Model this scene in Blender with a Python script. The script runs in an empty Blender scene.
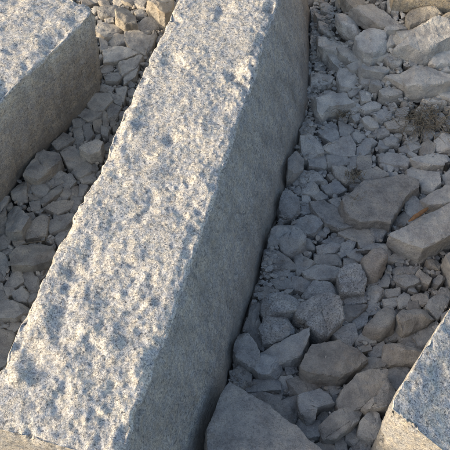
import bpy, math, random
import numpy as np
from mathutils import Matrix, Vector

# ------------------------------------------------------------------ camera, sky, sun
scene = bpy.context.scene
COL = scene.collection
SC = 1.4                                   # metres per fitted unit
F_PX, PITCH, ROLL = 819.75, math.radians(53.42), math.radians(1.38)
ZTOP = 0.2101 * SC                         # top of the granite blocks above the rubble
CAM = np.array([0.0, 0.0, ZTOP + SC])
SUN_AZ, SUN_EL = math.radians(80), math.radians(17)   # azimuth the shadows point to (from +Y to +X)

_F = np.array([0, math.cos(PITCH), -math.sin(PITCH)])
_U = np.array([0, math.sin(PITCH), math.cos(PITCH)])
_R = np.array([1.0, 0, 0])
CR = _R * math.cos(ROLL) + _U * math.sin(ROLL)
CU = -_R * math.sin(ROLL) + _U * math.cos(ROLL)

cam_data = bpy.data.cameras.new('camera')
cam_data.sensor_width = 36.0
cam_data.lens = F_PX / 450 * 36.0
cam_data.clip_start, cam_data.clip_end = 0.05, 500
cam = bpy.data.objects.new('camera', cam_data)
COL.objects.link(cam)
cam.matrix_world = Matrix(((CR[0], CU[0], -_F[0], CAM[0]), (CR[1], CU[1], -_F[1], CAM[1]),
                           (CR[2], CU[2], -_F[2], CAM[2]), (0, 0, 0, 1)))
scene.camera = cam

world = bpy.data.worlds.new('World')
scene.world = world
world.use_nodes = True
wn = world.node_tree
sky = wn.nodes.new('ShaderNodeTexSky')
sky.sky_type = 'NISHITA'
sky.sun_disc = False
sky.sun_elevation = SUN_EL
sky.sun_rotation = SUN_AZ + math.pi
sky.air_density, sky.dust_density, sky.ozone_density = 1.0, 3.4, 0.75
wn.links.new(sky.outputs[0], wn.nodes['Background'].inputs[0])
wn.nodes['Background'].inputs[1].default_value = 0.15

sun_data = bpy.data.lights.new('sun', 'SUN')
sun_data.energy = 2.0
sun_data.angle = math.radians(2.5)
sun_data.color = (1.0, 0.85, 0.66)
sun = bpy.data.objects.new('sun', sun_data)
COL.objects.link(sun)
to_sun = Vector((-math.sin(SUN_AZ) * math.cos(SUN_EL), -math.cos(SUN_AZ) * math.cos(SUN_EL), math.sin(SUN_EL)))
sun.rotation_euler = to_sun.to_track_quat('Z', 'Y').to_euler()

vs = scene.view_settings
vs.view_transform, vs.look, vs.gamma, vs.use_curve_mapping = 'Standard', 'None', 1.0, False
vs.exposure = 1.08

# ------------------------------------------------------------------ helpers
rng = np.random.default_rng(11)

def ray(px, py):
    return _F + CR * ((px - 225) / F_PX) - CU * ((py - 225) / F_PX)

def at(px, py, z):
    d = ray(px, py)
    return CAM + d * ((z - CAM[2]) / d[2])

def project(P):
    q = np.asarray(P, float) - CAM
    w = q @ _F
    return 225 + F_PX * (q @ CR) / w, 225 - F_PX * (q @ CU) / w

def smooth(a, b, x):
    t = np.clip((x - a) / (b - a), 0, 1)
    return t * t * (3 - 2 * t)

def zg(x, y):
    """height of the rubble bed: nearly level, banked up towards the far right"""
    x = np.asarray(x, float); y = np.asarray(y, float)
    z = 0.14 * smooth(0.22, 0.5, x) * smooth(1.55, 2.0, y)
    return z + 0.006 * np.sin(x * 7.1 + 1.3) * np.cos(y * 5.3) + 0.004 * np.sin(x * 15 + y * 11)

def at_ground(px, py, dz=0.0):
    z = dz
    for _ in range(6):
        p = at(px, py, z)
        z = float(zg(p[0], p[1])) + dz
    return at(px, py, z)

_perm = np.random.default_rng(5).permutation(256)
_perm = np.concatenate([_perm, _perm, _perm])
_g = np.random.default_rng(6).normal(size=(256, 3))
_g /= np.linalg.norm(_g, axis=1, keepdims=True)

def perlin(P):
    P = np.asarray(P, float)
    I = np.floor(P).astype(np.int64); f = P - I; I &= 255
    u = f * f * f * (f * (f * 6 - 15) + 10)
    out = 0
    for dx in (0, 1):
        wx = u[:, 0] if dx else 1 - u[:, 0]
        for dy in (0, 1):
            wy = u[:, 1] if dy else 1 - u[:, 1]
            for dz in (0, 1):
                wz = u[:, 2] if dz else 1 - u[:, 2]
                h = _perm[_perm[_perm[(I[:, 0] + dx) & 255] + ((I[:, 1] + dy) & 255)] + ((I[:, 2] + dz) & 255)]
                g = _g[h]
                out = out + wx * wy * wz * (g[:, 0] * (f[:, 0] - dx) + g[:, 1] * (f[:, 1] - dy) + g[:, 2] * (f[:, 2] - dz))
    return out * 1.5

def fbm(P, octs=3, gain=0.5):
    s, a = 0, 1.0
    P = np.asarray(P, float)
    for i in range(octs):
        s = s + a * perlin(P * (2.03 ** i) + 17.3 * i)
        a *= gain
    return s

def mesh_from(name, V, faces, mat, attrs=None, smooth_shade=True, crease=None):
    """faces: (n,3) or (n,4) integer array"""
    me = bpy.data.meshes.new(name)
    V = np.asarray(V, np.float32); faces = np.asarray(faces, np.int32)
    k = faces.shape[1]
    me.vertices.add(len(V)); me.vertices.foreach_set('co', V.ravel())
    me.loops.add(faces.size); me.loops.foreach_set('vertex_index', faces.ravel())
    me.polygons.add(len(faces))
    me.polygons.foreach_set('loop_start', np.arange(0, faces.size, k, dtype=np.int32))
    if smooth_shade:
        me.polygons.foreach_set('use_smooth', np.ones(len(faces), bool))
    me.update(calc_edges=True)
    if crease: me.set_sharp_from_angle(angle=math.radians(crease))
    me.materials.append(mat)
    for an, arr in (attrs or {}).items():
        if arr.ndim == 1:
            a = me.attributes.new(an, 'FLOAT', 'POINT'); a.data.foreach_set('value', arr.astype(np.float32))
        else:
            a = me.attributes.new(an, 'FLOAT_VECTOR', 'POINT'); a.data.foreach_set('vector', arr.astype(np.float32).ravel())
    return me

def link(name, me, loc=(0, 0, 0), label=None, cat=None, group=None, kind=None):
    o = bpy.data.objects.new(name, me)
    COL.objects.link(o)
    o.location = loc
    if label: o['label'] = label
    if cat: o['category'] = cat
    if group: o['group'] = group
    if kind: o['kind'] = kind
    return o

# ------------------------------------------------------------------ materials
class NT:
    def __init__(s, name):
        s.m = bpy.data.materials.new(name); s.m.use_nodes = True
        s.t = s.m.node_tree; s.b = s.t.nodes['Principled BSDF']
    def n(s, typ, **kw):
        x = s.t.nodes.new('ShaderNode' + typ)
        for k, v in kw.items():
            if k[0] == 'i' and k[1:].isdigit(): x.inputs[int(k[1:])].default_value = v
            elif k in x.inputs.keys(): x.inputs[k].default_value = v
            else: setattr(x, k, v)
        return x
    def l(s, a, b): s.t.links.new(a, b)
    def noise(s, vec, scale, detail=3, rough=0.55):
        x = s.n('TexNoise'); x.inputs['Scale'].default_value = scale
        x.inputs['Detail'].default_value = detail; x.inputs['Roughness'].default_value = rough
        s.l(vec, x.inputs['Vector']); return x.outputs['Fac']
    def ramp(s, fac, stops, interp='LINEAR'):
        x = s.n('ValToRGB'); x.color_ramp.interpolation = interp
        e = x.color_ramp.elements
        while len(e) < len(stops): e.new(0.5)
        for i, (p, c) in enumerate(stops):
            e[i].position = p; e[i].color = (c[0], c[1], c[2], 1) if hasattr(c, '__len__') else (c, c, c, 1)
        s.l(fac, x.inputs[0]); return x.outputs[0]
    def mix(s, fac, a, b, mode='MIX'):
        x = s.n('MixRGB', blend_type=mode)
        for v, i in ((fac, 0), (a, 1), (b, 2)):
            if hasattr(v, 'is_linked'): s.l(v, x.inputs[i])
            else: x.inputs[i].default_value = v if i == 0 else (v[0], v[1], v[2], 1)
        return x.outputs[0]
    def math(s, op, a, b=0.0):
        x = s.n('Math', operation=op)
        for v, i in ((a, 0), (b, 1)):
            if hasattr(v, 'is_linked'): s.l(v, x.inputs[i])
            else: x.inputs[i].default_value = v
        return x.outputs[0]
    def attr(s, name):
        return s.n('Attribute', attribute_name=name)
    def bump(s, h, strength, dist, prev=None):
        x = s.n('Bump'); x.inputs['Strength'].default_value = strength; x.inputs['Distance'].default_value = dist
        s.l(h, x.inputs['Height'])
        if prev is not None: s.l(prev, x.inputs['Normal'])
        return x.outputs[0]

def granite_material(name, light=(0.59, 0.575, 0.55), mid=(0.37, 0.37, 0.37), dark=(0.19, 0.19, 0.195),
                     skin=(0.70, 0.69, 0.665), skin_amt=0.9):
    t = NT(name)
    co = t.n('TexCoord').outputs['Object']
    # wobble the lookup so that the grains are irregular
    wob = t.n('TexNoise'); wob.inputs['Scale'].default_value = 260; wob.inputs['Detail'].default_value = 1
    t.l(co, wob.inputs['Vector'])
    off = t.n('VectorMath', operation='MULTIPLY_ADD')
    t.l(wob.outputs['Color'], off.inputs[0]); off.inputs[1].default_value = (0.006, 0.006, 0.006); t.l(co, off.inputs[2])
    vec = off.outputs[0]
    def cells(scale):
        v = t.n('TexVoronoi'); v.inputs['Scale'].default_value = scale; t.l(vec, v.inputs['Vector'])
        sp = t.n('SeparateColor'); t.l(v.outputs['Color'], sp.inputs[0]); return sp.outputs[0]
    c1, c2 = t.mix(t.ramp(t.noise(co, 48, 2, 0.5), [(0.46, 0.0), (0.54, 1.0)]), cells(250), cells(440)), cells(680)
    base = t.ramp(c1, [(0.0, dark), (0.06, dark), (0.13, mid), (0.40, mid), (0.58, light), (1.0, light)])
    fine = t.ramp(c2, [(0.0, 0.42), (0.14, 0.56), (0.28, 0.9), (0.7, 1.0), (1.0, 1.1)])
    c = t.mix(0.85, base, fine, 'MULTIPLY')
    mott = t.ramp(t.noise(co, 22, 4, 0.6), [(0.28, (0.78, 0.79, 0.81)), (0.5, (0.97, 0.96, 0.95)), (0.72, (1.12, 1.09, 1.03))])
    c = t.mix(1.0, c, mott, 'MULTIPLY')
    warm = t.ramp(t.noise(co, 60, 3, 0.6), [(0.40, (0.90, 0.93, 0.97)), (0.6, (1.09, 1.04, 0.94))])
    c = t.mix(1.0, c, warm, 'MULTIPLY')
    sk = t.attr('skin').outputs['Fac']
    stain_n = t.ramp(t.noise(co, 14, 4, 0.6), [(0.3, 0.55), (0.7, 1.0)])
    fac = t.math('MULTIPLY', t.math('MULTIPLY', sk, skin_amt), stain_n)
    c = t.mix(fac, c, t.mix(1.0, c, skin, 'MULTIPLY'))
    streak = t.n('Mapping'); t.l(co, streak.inputs[0]); streak.inputs['Scale'].default_value = (1, 1, 0.22)
    calm = t.ramp(t.noise(streak.outputs[0], 170, 4, 0.7), [(0.3, tuple(x * 0.62 for x in mid)), (0.7, tuple(x * 1.22 for x in mid))])
    calm = t.mix(1.0, calm, skin, 'MULTIPLY')
    c = t.mix(t.math('MULTIPLY', sk, 0.3), c, calm)
    # brown weathering pits along the split faces
    pit = t.ramp(t.noise(co, 75, 3, 0.6), [(0.6, 0.0), (0.72, 1.0)])
    c = t.mix(t.math('MULTIPLY', t.math('MULTIPLY', pit, sk), 0.32), c, (0.13, 0.105, 0.085))
    # rain streaks down the sides, soil splashed up from the ground, a few rust spots
    run = t.n('Mapping'); t.l(co, run.inputs[0]); run.inputs['Scale'].default_value = (1, 1, 0.07)
    st_ = t.ramp(t.noise(run.outputs[0], 24, 4, 0.65), [(0.36, 0.74), (0.56, 1.0), (0.7, 1.08)])
    c = t.mix(t.math('MULTIPLY', sk, 0.85), c, t.mix(1.0, c, st_, 'MULTIPLY'))
    sz = t.n('SeparateXYZ'); t.l(co, sz.inputs[0])
    low = t.math('ADD', sz.outputs[2], t.math('MULTIPLY', t.math('SUBTRACT', t.noise(co, 30, 4, 0.6), 0.5), 0.12))
    splash = t.ramp(low, [(0.0, 0.75), (0.075, 0.0)])
    c = t.mix(t.math('MULTIPLY', splash, sk), c, (0.25, 0.225, 0.19))
    rust = t.ramp(t.noise(co, 38, 3, 0.6), [(0.70, 0.0), (0.78, 0.5)])
    c = t.mix(rust, c, t.mix(1.0, c, (0.86, 0.72, 0.56), 'MULTIPLY'))
    t.l(c, t.b.inputs['Base Color'])
    t.b.inputs['Roughness'].default_value = 0.82
    t.b.inputs['Specular IOR Level'].default_value = 0.3
    h = t.math('ADD', t.math('MULTIPLY', c1, 0.5), t.noise(co, 380, 3, 0.7))
    n1 = t.bump(t.noise(co, 120, 4, 0.65), 0.6, 0.004)
    t.l(t.bump(h, 0.5, 0.0016, n1), t.b.inputs['Normal'])
    return t.m

def rock_material(name):
    """rubble: per stone tint from the mesh attribute 'tint', speckle from 'speck', offset from 'rnd'"""
    t = NT(name)
    co = t.n('TexCoord').outputs['Object']
    r = t.attr('rnd').outputs['Fac']
    add = t.n('VectorMath', operation='ADD'); t.l(co, add.inputs[0])
    cv = t.n('CombineXYZ'); t.l(t.math('MULTIPLY', r, 37.0), cv.inputs[0]); t.l(t.math('MULTIPLY', r, 91.0), cv.inputs[1])
    t.l(cv.outputs[0], add.inputs[1]); vec = add.outputs[0]
    tint = t.attr('tint').outputs['Vector']
    sp = t.attr('speck').outputs['Fac']
    big = t.ramp(t.noise(vec, 26, 4, 0.6), [(0.28, (0.62, 0.62, 0.64)), (0.5, (0.98, 0.98, 0.98)), (0.72, (1.28, 1.24, 1.16))])
    c = t.mix(1.0, tint, big, 'MULTIPLY')
    v = t.n('TexVoronoi'); v.inputs['Scale'].default_value = 430; t.l(vec, v.inputs['Vector'])
    s2 = t.n('SeparateColor'); t.l(v.outputs['Color'], s2.inputs[0])
    grain = t.ramp(s2.outputs[0], [(0.0, 0.5), (0.12, 0.6), (0.22, 0.88), (0.7, 1.02), (0.82, 1.22), (1.0, 1.28)])
    fine = t.ramp(t.noise(vec, 480, 2, 0.6), [(0.3, 0.70), (0.7, 1.28)])
    c = t.mix(sp, t.mix(0.8, c, fine, 'MULTIPLY'), t.mix(1.0, c, grain, 'MULTIPLY'))
    # rusty staining and pale stone dust in patches
    rust = t.ramp(t.noise(vec, 17, 3, 0.6), [(0.58, 0.0), (0.78, 0.5)])
    c = t.mix(rust, c, t.mix(1.0, c, (1.0, 0.80, 0.60), 'MULTIPLY'))
    dust = t.ramp(t.noise(vec, 42, 5, 0.7), [(0.5, 0.0), (0.72, 0.45)])
    c = t.mix(dust, c, (0.40, 0.375, 0.34))
    t.l(c, t.b.inputs['Base Color'])
    t.b.inputs['Roughness'].default_value = 0.88
    t.b.inputs['Specular IOR Level'].default_value = 0.25
    n1 = t.bump(t.noise(vec, 95, 5, 0.65), 0.9, 0.006)
    t.l(t.bump(t.noise(vec, 420, 3, 0.7), 0.85, 0.0016, n1), t.b.inputs['Normal'])
    return t.m

def plain_material(name, a, b, scale, rough=0.9):
    t = NT(name)
    co = t.n('TexCoord').outputs['Object']
    c = t.ramp(t.noise(co, scale, 5, 0.65), [(0.3, a), (0.7, b)])
    t.l(c, t.b.inputs['Base Color'])
    t.b.inputs['Roughness'].default_value = rough
    t.b.inputs['Specular IOR Level'].default_value = 0.2
    t.l(t.bump(t.noise(co, scale * 3, 5, 0.7), 0.7, 0.006), t.b.inputs['Normal'])
    return t.m

M_GRANITE = granite_material('pale_grey_granite')
M_GRANITE_W = granite_material('weathered_bounce_tint_granite', skin=(1.06, 0.98, 0.85), skin_amt=0.95)  # weathered sides, their skin also lightened and warmed as painted bounce light
M_GRANITE_Y = granite_material('buff_granite', light=(0.62, 0.56, 0.46), mid=(0.42, 0.37, 0.30), skin=(0.95, 0.84, 0.64), skin_amt=0.6)
M_ROCK = rock_material('rubble_rock')
M_SOIL = plain_material('stony_soil', (0.12, 0.105, 0.09), (0.25, 0.23, 0.20), 30)
M_GRASS = plain_material('dry_grass', (0.21, 0.175, 0.125), (0.36, 0.31, 0.23), 60)
M_WOOD = plain_material('orange_brown_wood', (0.19, 0.10, 0.05), (0.31, 0.185, 0.10), 90)
M_TWIG = plain_material('bleached_twig', (0.24, 0.19, 0.13), (0.42, 0.36, 0.27), 120)

# ------------------------------------------------------------------ ground
def build_ground():
    n = 150
    xs = np.sinh(np.linspace(-5.2, 5.2, n)) / np.sinh(5.2) * 90
    X, Y = np.meshgrid(xs, xs + 1.6, indexing='ij')
    Z = zg(X, Y) * np.exp(-((X / 6) ** 2 + (Y / 8) ** 2)) - 0.034
    P = np.stack([X.ravel(), Y.ravel(), Z.ravel()], 1)
    P[:, 2] += 0.010 * fbm(P * 6.0, 3)
    i, j = np.meshgrid(np.arange(n - 1), np.arange(n - 1), indexing='ij')
    a = (i * n + j).ravel()
    link('ground', mesh_from('ground', P, np.stack([a, a + n, a + n + 1, a + 1], 1), M_SOIL), kind='structure')
build_ground()

# ------------------------------------------------------------------ granite blocks
def rounded_square(counts, rad):
    """perimeter of [-1,1]^2 with rounded corners; order top, right, bottom, left; returns a, b, corner weight, top weight"""
    pts, cw, face = [], [], []
    cs = [(-1, 1), (1, 1), (1, -1), (-1, -1)]
    for e in range(4):
        p, q = np.array(cs[e], float), np.array(cs[(e + 1) % 4], float)
        m = counts[e]
        for k in range(m):
            t = k / m
            t = t + 0.06 * math.sin(2 * math.pi * t) * -1          # denser towards corners
            x = p + (q - p) * t
            pts.append(x); cw.append(max(0, 1 - min(t, 1 - t) / 0.09)); face.append(e)
    P = np.array(pts)
    # p-norm rounding
    s = (np.abs(P[:, 0]) ** rad + np.abs(P[:, 1]) ** rad) ** (1.0 / rad)
    P = P / s[:, None]
    return P, np.array(cw), np.array(face)

def loft_block(name, corners, nlen, counts, mat, bumps=(), rough=(0.0046, 0.0018, 0.0012), side_rough=0.6, seed=0,
               rad=55, label='', cap=14, origin=(0, 0, 0), chip=0.012, top_noise=None):
    """corners(t) -> 4 corner points (top-left, top-right, bottom-right, bottom-left) along the length"""
    sq, cw, face = rounded_square(counts, rad)
    m = len(sq)
    ts = np.linspace(0, 1, nlen)
    rings, skin, edge = [], [], []
    def ring(t, k):
        C = np.asarray(corners(t))
        a = (sq[:, 0] * k + 1) / 2; b = (sq[:, 1] * k + 1) / 2
        return ((1 - a) * b)[:, None] * C[0] + (a * b)[:, None] * C[1] + (a * (1 - b))[:, None] * C[2] + ((1 - a) * (1 - b))[:, None] * C[3]
    sidev = np.where(sq[:, 1] > 0.93, 0.0, 1.0)
    for k in np.linspace(0.02, 0.97, cap): rings.append(ring(0, k)); skin.append(np.full(m, 0.6)); edge.append(np.zeros(m) + (k > 0.9))
    for t in ts:
        k = 1.0
        rings.append(ring(t, k)); skin.append(sidev); edge.append(np.maximum(cw, max(0, 1 - min(t, 1 - t) / 0.02)))
    for k in np.linspace(0.97, 0.02, cap): rings.append(ring(1, k)); skin.append(np.full(m, 0.6)); edge.append(np.zeros(m) + (k > 0.9))
    V = np.array(rings); skin = np.array(skin); edge = np.array(edge)
    nr = len(V)
    def normals(V):
        du = np.gradient(V, axis=0); dv = np.roll(V, -1, 1) - np.roll(V, 1, 1)
        N = np.cross(dv, du); L = np.linalg.norm(N, axis=2, keepdims=True); return N / np.maximum(L, 1e-9)
    N = normals(V)
    cen = V.reshape(-1, 3).mean(0)
    # keep the sign outward
    if np.mean(np.sum(N[cap:-cap] * (V[cap:-cap] - V[cap:-cap].mean(1, keepdims=True)), 2)) < 0: N = -N
    P = V.reshape(-1, 3); Nf = N.reshape(-1, 3)
    topw = smooth(0.3, 0.8, Nf[:, 2])
    amp = topw + (1 - topw) * side_rough
    o = seed * 13.7
    d = rough[0] * fbm(P / 0.085 + o, 2) + rough[1] * fbm(P / 0.026 + o + 5, 2) + rough[2] * fbm(P / 0.0085 + o + 9, 2)
    d = d * np.clip(0.85 + 0.9 * fbm(P / 0.21 + o + 77, 2), 0.3, 1.7)               # worked unevenly: calm and rough areas
    d = d + rough[1] * 1.7 * np.clip(0.8 + 1.1 * fbm(P / 0.16 + o + 55, 2), 0.1, 1.8) * (0.35 - np.abs(fbm(P / 0.034 + o + 21, 2)))          # crisp tool creases
    d = d + 0.0016 * (1 - topw) * perlin(P * np.array([70, 70, 7.0]) + o)           # upright tooling on the split sides
    pits = fbm(P / 0.05 + o + 31, 2)
    d = d * amp - topw * 0.012 * np.maximum(0, pits - 0.38)
    # flaked-off chips along the arrises
    e = edge.ravel()
    chips = np.maximum(0, fbm(P / 0.055 + o + 3, 3) - 0.02)
    d = d - chip * e * chips * 1.6 - 0.003 * e
    for (bx, by, r, hgt) in bumps:
        q = ((P[:, 0] - bx) ** 2 + (P[:, 1] - by) ** 2) / (r * r)
        d = d + topw * hgt * np.exp(-q) * (1 + 0.5 * perlin(P / 0.02 + o))
    P = P + Nf * d[:, None]
    i, j = np.meshgrid(np.arange(nr - 1), np.arange(m), indexing='ij')
    a = i * m + j; b = i * m + (j + 1) % m
    Fq = np.stack([a, b, b + m, a + m], 2).reshape(-1, 4)
    # close the two tiny holes with their own fan quads/triangles folded as quads
    Pc = np.vstack([P, P[:m].mean(0), P[-m:].mean(0)])
    jj = np.arange(m); c0, c1 = len(P), len(P) + 1
    fan0 = np.stack([np.full(m // 2, c0), (jj[::2] + 2) % m, (jj[::2] + 1) % m, jj[::2]], 1)[:m // 2]
    base = (nr - 1) * m
    fan1 = np.stack([np.full(m // 2, c1), base + jj[::2], base + (jj[::2] + 1) % m, base + (jj[::2] + 2) % m], 1)[:m // 2]
    Fq = np.vstack([Fq, fan0, fan1])
    me = mesh_from(name, Pc - np.asarray(origin), Fq, mat, {'skin': np.append(skin.ravel(), [0.6, 0.6])})
    import bmesh
    bm = bmesh.new(); bm.from_mesh(me); bmesh.ops.recalc_face_normals(bm, faces=bm.faces[:]); bm.to_mesh(me); bm.free()
    return link(name, me, origin, label, 'granite block', 'granite blocks laid out on the rubble')

FOOT = []        # block footprints (x, y polygons) on the ground

# --- middle block, every edge read from the photograph and set on its own plane
PSI = 0.2451
UU = np.array([math.sin(PSI), math.cos(PSI)]); NN = np.array([math.cos(PSI), -math.sin(PSI)])
TLp = [(-22, 412), (0, 367), (20, 322), (33, 296), (45, 270), (58, 243), (74, 212), (84, 195), (95, 177), (106, 152), (127, 105), (143, 70), (160, 35), (177, 0), (190, -29)]
TRp = [(118, 466), (125, 447), (136, 411), (152, 372), (167, 333), (181, 292), (195, 250), (206, 221), (219, 181), (229, 149), (238, 122), (247, 98), (257, 67), (263, 44), (268, 27), (277, 4), (286, -22)]
BRp = [(186, 500), (208, 440), (229, 383), (236, 354), (244, 328), (255, 294), (268, 246), (279, 216), (290, 178), (303, 136), (312, 105), (313, 60), (312, 0), (311, -30)]
def so(pts, z):
    r = np.array([at(x, y, z)[:2] for x, y in pts])
    s, o = r @ UU, r @ NN
    i = np.argsort(s); return s[i], o[i]
sTL, oTL = so(TLp, ZTOP); sTR, oTR = so(TRp, ZTOP); sBR, oBR = so(BRp, 0.02)
s_nl = at(0, 430, ZTOP)[:2] @ UU; o_nl = at(0, 430, ZTOP)[:2] @ NN
s_nr = at(60, 447, ZTOP)[:2] @ UU; o_nr = at(60, 447, ZTOP)[:2] @ NN
slope_n = (s_nr - s_nl) / (o_nr - o_nl)
S1 = at(292, -72, ZTOP)[:2] @ UU
def main_corners(t):
    def near(o): return s_nl + slope_n * (o - o_nl)
    out = []
    for so_, oo, z in ((sTL, oTL, ZTOP), (sTR, oTR, ZTOP), (sBR, oBR, -0.03), (sTL, oTL - 0.015, -0.03)):
        o_guess = np.interp(S1 * t + near(0) * (1 - t), so_, oo)
        s0 = near(o_guess) if z > 0 else near(o_guess) - 0.01
        s = s0 + (S1 - s0) * t
        o = np.interp(s, so_, oo)
        p = UU * s + NN * o
        out.append((p[0], p[1], z))
    return np.array(out)
def px_bump(px, py, r, h):
    p = at(px, py, ZTOP); return (p[0], p[1], r, h)
main_bumps = [px_bump(*b) for b in [
    (232, 74, .020, -.014), (240, 82, .014, -.010), (268, 58, .016, -.014), (223, 10, .020, -.010), (270, 8, .016, -.012),
    (262, 38, .018, -.006), (172, 138, .016, -.008), (150, 118, .03, -.006), (140, 160, .025, -.007), (248, 70, .012, .008), (255, 62, .016, .008),
    (133, 108, .03, .007), (126, 128, .022, .008), (200, 130, .035, .006), (150, 205, .04, -.007), (120, 225, .03, -.006), (105, 180, .02, .006),
    (20, 378, .018, .013), (32, 366, .020, -.006), (45, 318, .022, .009), (62, 306, .022, -.007), (108, 300, .025, -.007), (135, 340, .022, -.006),
    (28, 345, .02, -.006), (175, 265, .04, .006), (140, 255, .03, .005), (75, 270, .03, -.007), (85, 330, .03, .004), (90, 400, .03, .005),
    (60, 395, .022, -.005), (110, 345, .02, .004), (148, 304, .012, .006), (195, 60, .03, .004), (170, 60, .02, -.006), (215, 165, .03, -.005)]]
c0 = main_corners(0); c1 = main_corners(1)
loft_block('granite_block', main_corners, 520, (124, 104, 10, 50), M_GRANITE, main_bumps, seed=1,
           label='long pale granite block running up the middle, top dappled with sunlight',
           origin=tuple((c0[0] + c0[2]) / 2 * [1, 1, 0]))
FOOT.append([c0[3][:2], c0[2][:2], main_corners(.3)[2][:2], main_corners(.6)[2][:2], c1[2][:2], c1[3][:2]])

def box_block(edge_pts, bot_pts, psi, near_end, far_end, width, side, mat, label, seed, nlen=220, ztop=ZTOP, tilt=0.0, bumps=(),
              counts=(90, 60, 8, 40), near_skew=0.0, rough=(0.0046, 0.0018, 0.0012), side_rough=0.6):
    """edge_pts: pixels of the visible top edge; side=+1 when that edge is the block's right one, -1 when it is the left one"""
    u = np.array([math.sin(psi), math.cos(psi)]); n = np.array([math.cos(psi), -math.sin(psi)])
    r = np.array([at(x, y, ztop)[:2] for x, y in edge_pts]); s = r @ u; o = r @ n; i = np.argsort(s); s, o = s[i], o[i]
    if bot_pts:
        rb = np.array([at(x, y, 0.02)[:2] for x, y in bot_pts]); sb = rb @ u; ob = rb @ n; i = np.argsort(sb); sb, ob = sb[i], ob[i]
    else:
        sb, ob = s, o
    def corners(t):
        out = {}
        q = near_end + (far_end - near_end) * t
        vt, vb = np.interp(q, s, o), np.interp(q, sb, ob)
        for key, off, z in (('vt', vt, ztop), ('vb', vb, -0.03), ('ht', vt - side * width, ztop - tilt * width), ('hb', vt - side * width, -0.03)):
            qq = q + near_skew * (off - vt) * (1 - t)
            p = u * qq + n * off; out[key] = (p[0], p[1], z)
        if side > 0: return np.array([out['ht'], out['vt'], out['vb'], out['hb']])
        return np.array([out['vt'], out['ht'], out['hb'], out['vb']])
    a, b = corners(0), corners(1)
    FOOT.append([a[3][:2], a[2][:2], b[2][:2], b[3][:2]])
    return loft_block('granite_block', corners, nlen, counts, mat, bumps, seed=seed, label=label, rough=rough, side_rough=side_rough,
                      origin=tuple((a[0] + a[2]) / 2 * [1, 1, 0]))

def on_axis(px, py, z, psi): return at(px, py, z)[:2] @ np.array([math.sin(psi), math.cos(psi)])

# --- upper left block
PL = math.radians(26.2)
far_l = on_axis(95, 6, ZTOP, PL)
box_block([(-60, 165), (4, 98), (11, 89), (33, 69), (52, 52), (67, 37), (84, 21), (95, 6)],
          [(-60, 262), (0, 197), (20, 172), (50, 139), (80, 110), (99, 90), (107, 70)], PL, far_l - 1.5, far_l, 0.36, +1, M_GRANITE_W,
          'broad granite block at upper left with a brownish speckled shaded side', 2, nlen=420, counts=(110, 80, 8, 30),
          bumps=[px_bump(*b) for b in [(52, 40, .022, -.010), (75, 18, .02, -.010), (62, 33, .018, -.008), (5, 82, .02, -.008), (8, 92, .02, -.006), (30, 58, .02, .005), (25, 15, .03, .005)]])
# --- lower right block, its top leaning a little away from the sun
PR = math.radians(36.5)
near_r = on_axis(391, 409, ZTOP - .02, PR)
box_block([(391, 409), (393, 398), (400, 384), (412, 366), (428, 340), (450, 305), (505, 222)], None, PR, near_r, near_r + 1.15, 0.30, -1, M_GRANITE,
          'granite block corner cut off by the lower right of the picture', 3, nlen=300, ztop=ZTOP - .02, tilt=0.38, counts=(90, 20, 8, 70), near_skew=0.08)
# --- block at the far right: only the foot of its sunlit end is in view
def far_corners(t):
    z0 = 0.125
    p0, p1 = at(392, 8, 0.17)[:2], at(470, 10, 0.17)[:2]
    e = (p1 - p0); L = np.linalg.norm(e); e /= L; u = np.array([-e[1], e[0]])
    q0 = p0 + u * (0.02 + 1.0 * t); q1 = p0 + e * 0.34 + u * (0.02 + 1.0 * t)
    return np.array([(q0[0] + .012 * e[0], q0[1], 0.42), (q1[0], q1[1], 0.42), (q1[0], q1[1], z0), (q0[0], q0[1], z0)])
fc0, fc1 = far_corners(0), far_corners(1)
FOOT.append([fc0[3][:2], fc0[2][:2], fc1[2][:2], fc1[3][:2]])
loft_block('granite_block', far_corners, 150, (60, 40, 8, 40), M_GRANITE_Y, seed=4, cap=40,
           label='buff granite block at the top right whose sunlit end just shows', origin=tuple((fc0[0] + fc0[2]) / 2 * [1, 1, 0] + np.array([0, 0, 0.125])))

# ------------------------------------------------------------------ rubble stones
def icosphere(sub):
    import bmesh
    bm = bmesh.new(); bmesh.ops.create_icosphere(bm, subdivisions=sub, radius=1.0)
    V = np.array([v.co[:] for v in bm.verts]); F = np.array([[v.index for v in f.verts] for f in bm.faces]); bm.free()
    V /= np.linalg.norm(V, axis=1, keepdims=True)
    return V, F
ICO = {k: icosphere(k) for k in (1, 2, 3, 4, 5, 6)}

def poly_radius(poly, az):
    """distance from the origin to the polygon outline in the directions az"""
    dx, dy = np.cos(az)[:, None], np.sin(az)[:, None]
    A = poly; B = np.roll(poly, -1, 0); E = B - A
    den = dx * E[:, 1] - dy * E[:, 0]
    den = np.where(np.abs(den) < 1e-12, 1e-12, den)
    t = (A[:, 0] * E[:, 1] - A[:, 1] * E[:, 0]) / den
    u = (A[:, 0] * dy - A[:, 1] * dx) / den
    ok = (t > 0) & (u >= -1e-6) & (u <= 1 + 1e-6)
    R = np.where(ok, t, 0).max(1)
    return np.where(R <= 0, np.abs(poly).mean(), R)

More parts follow.
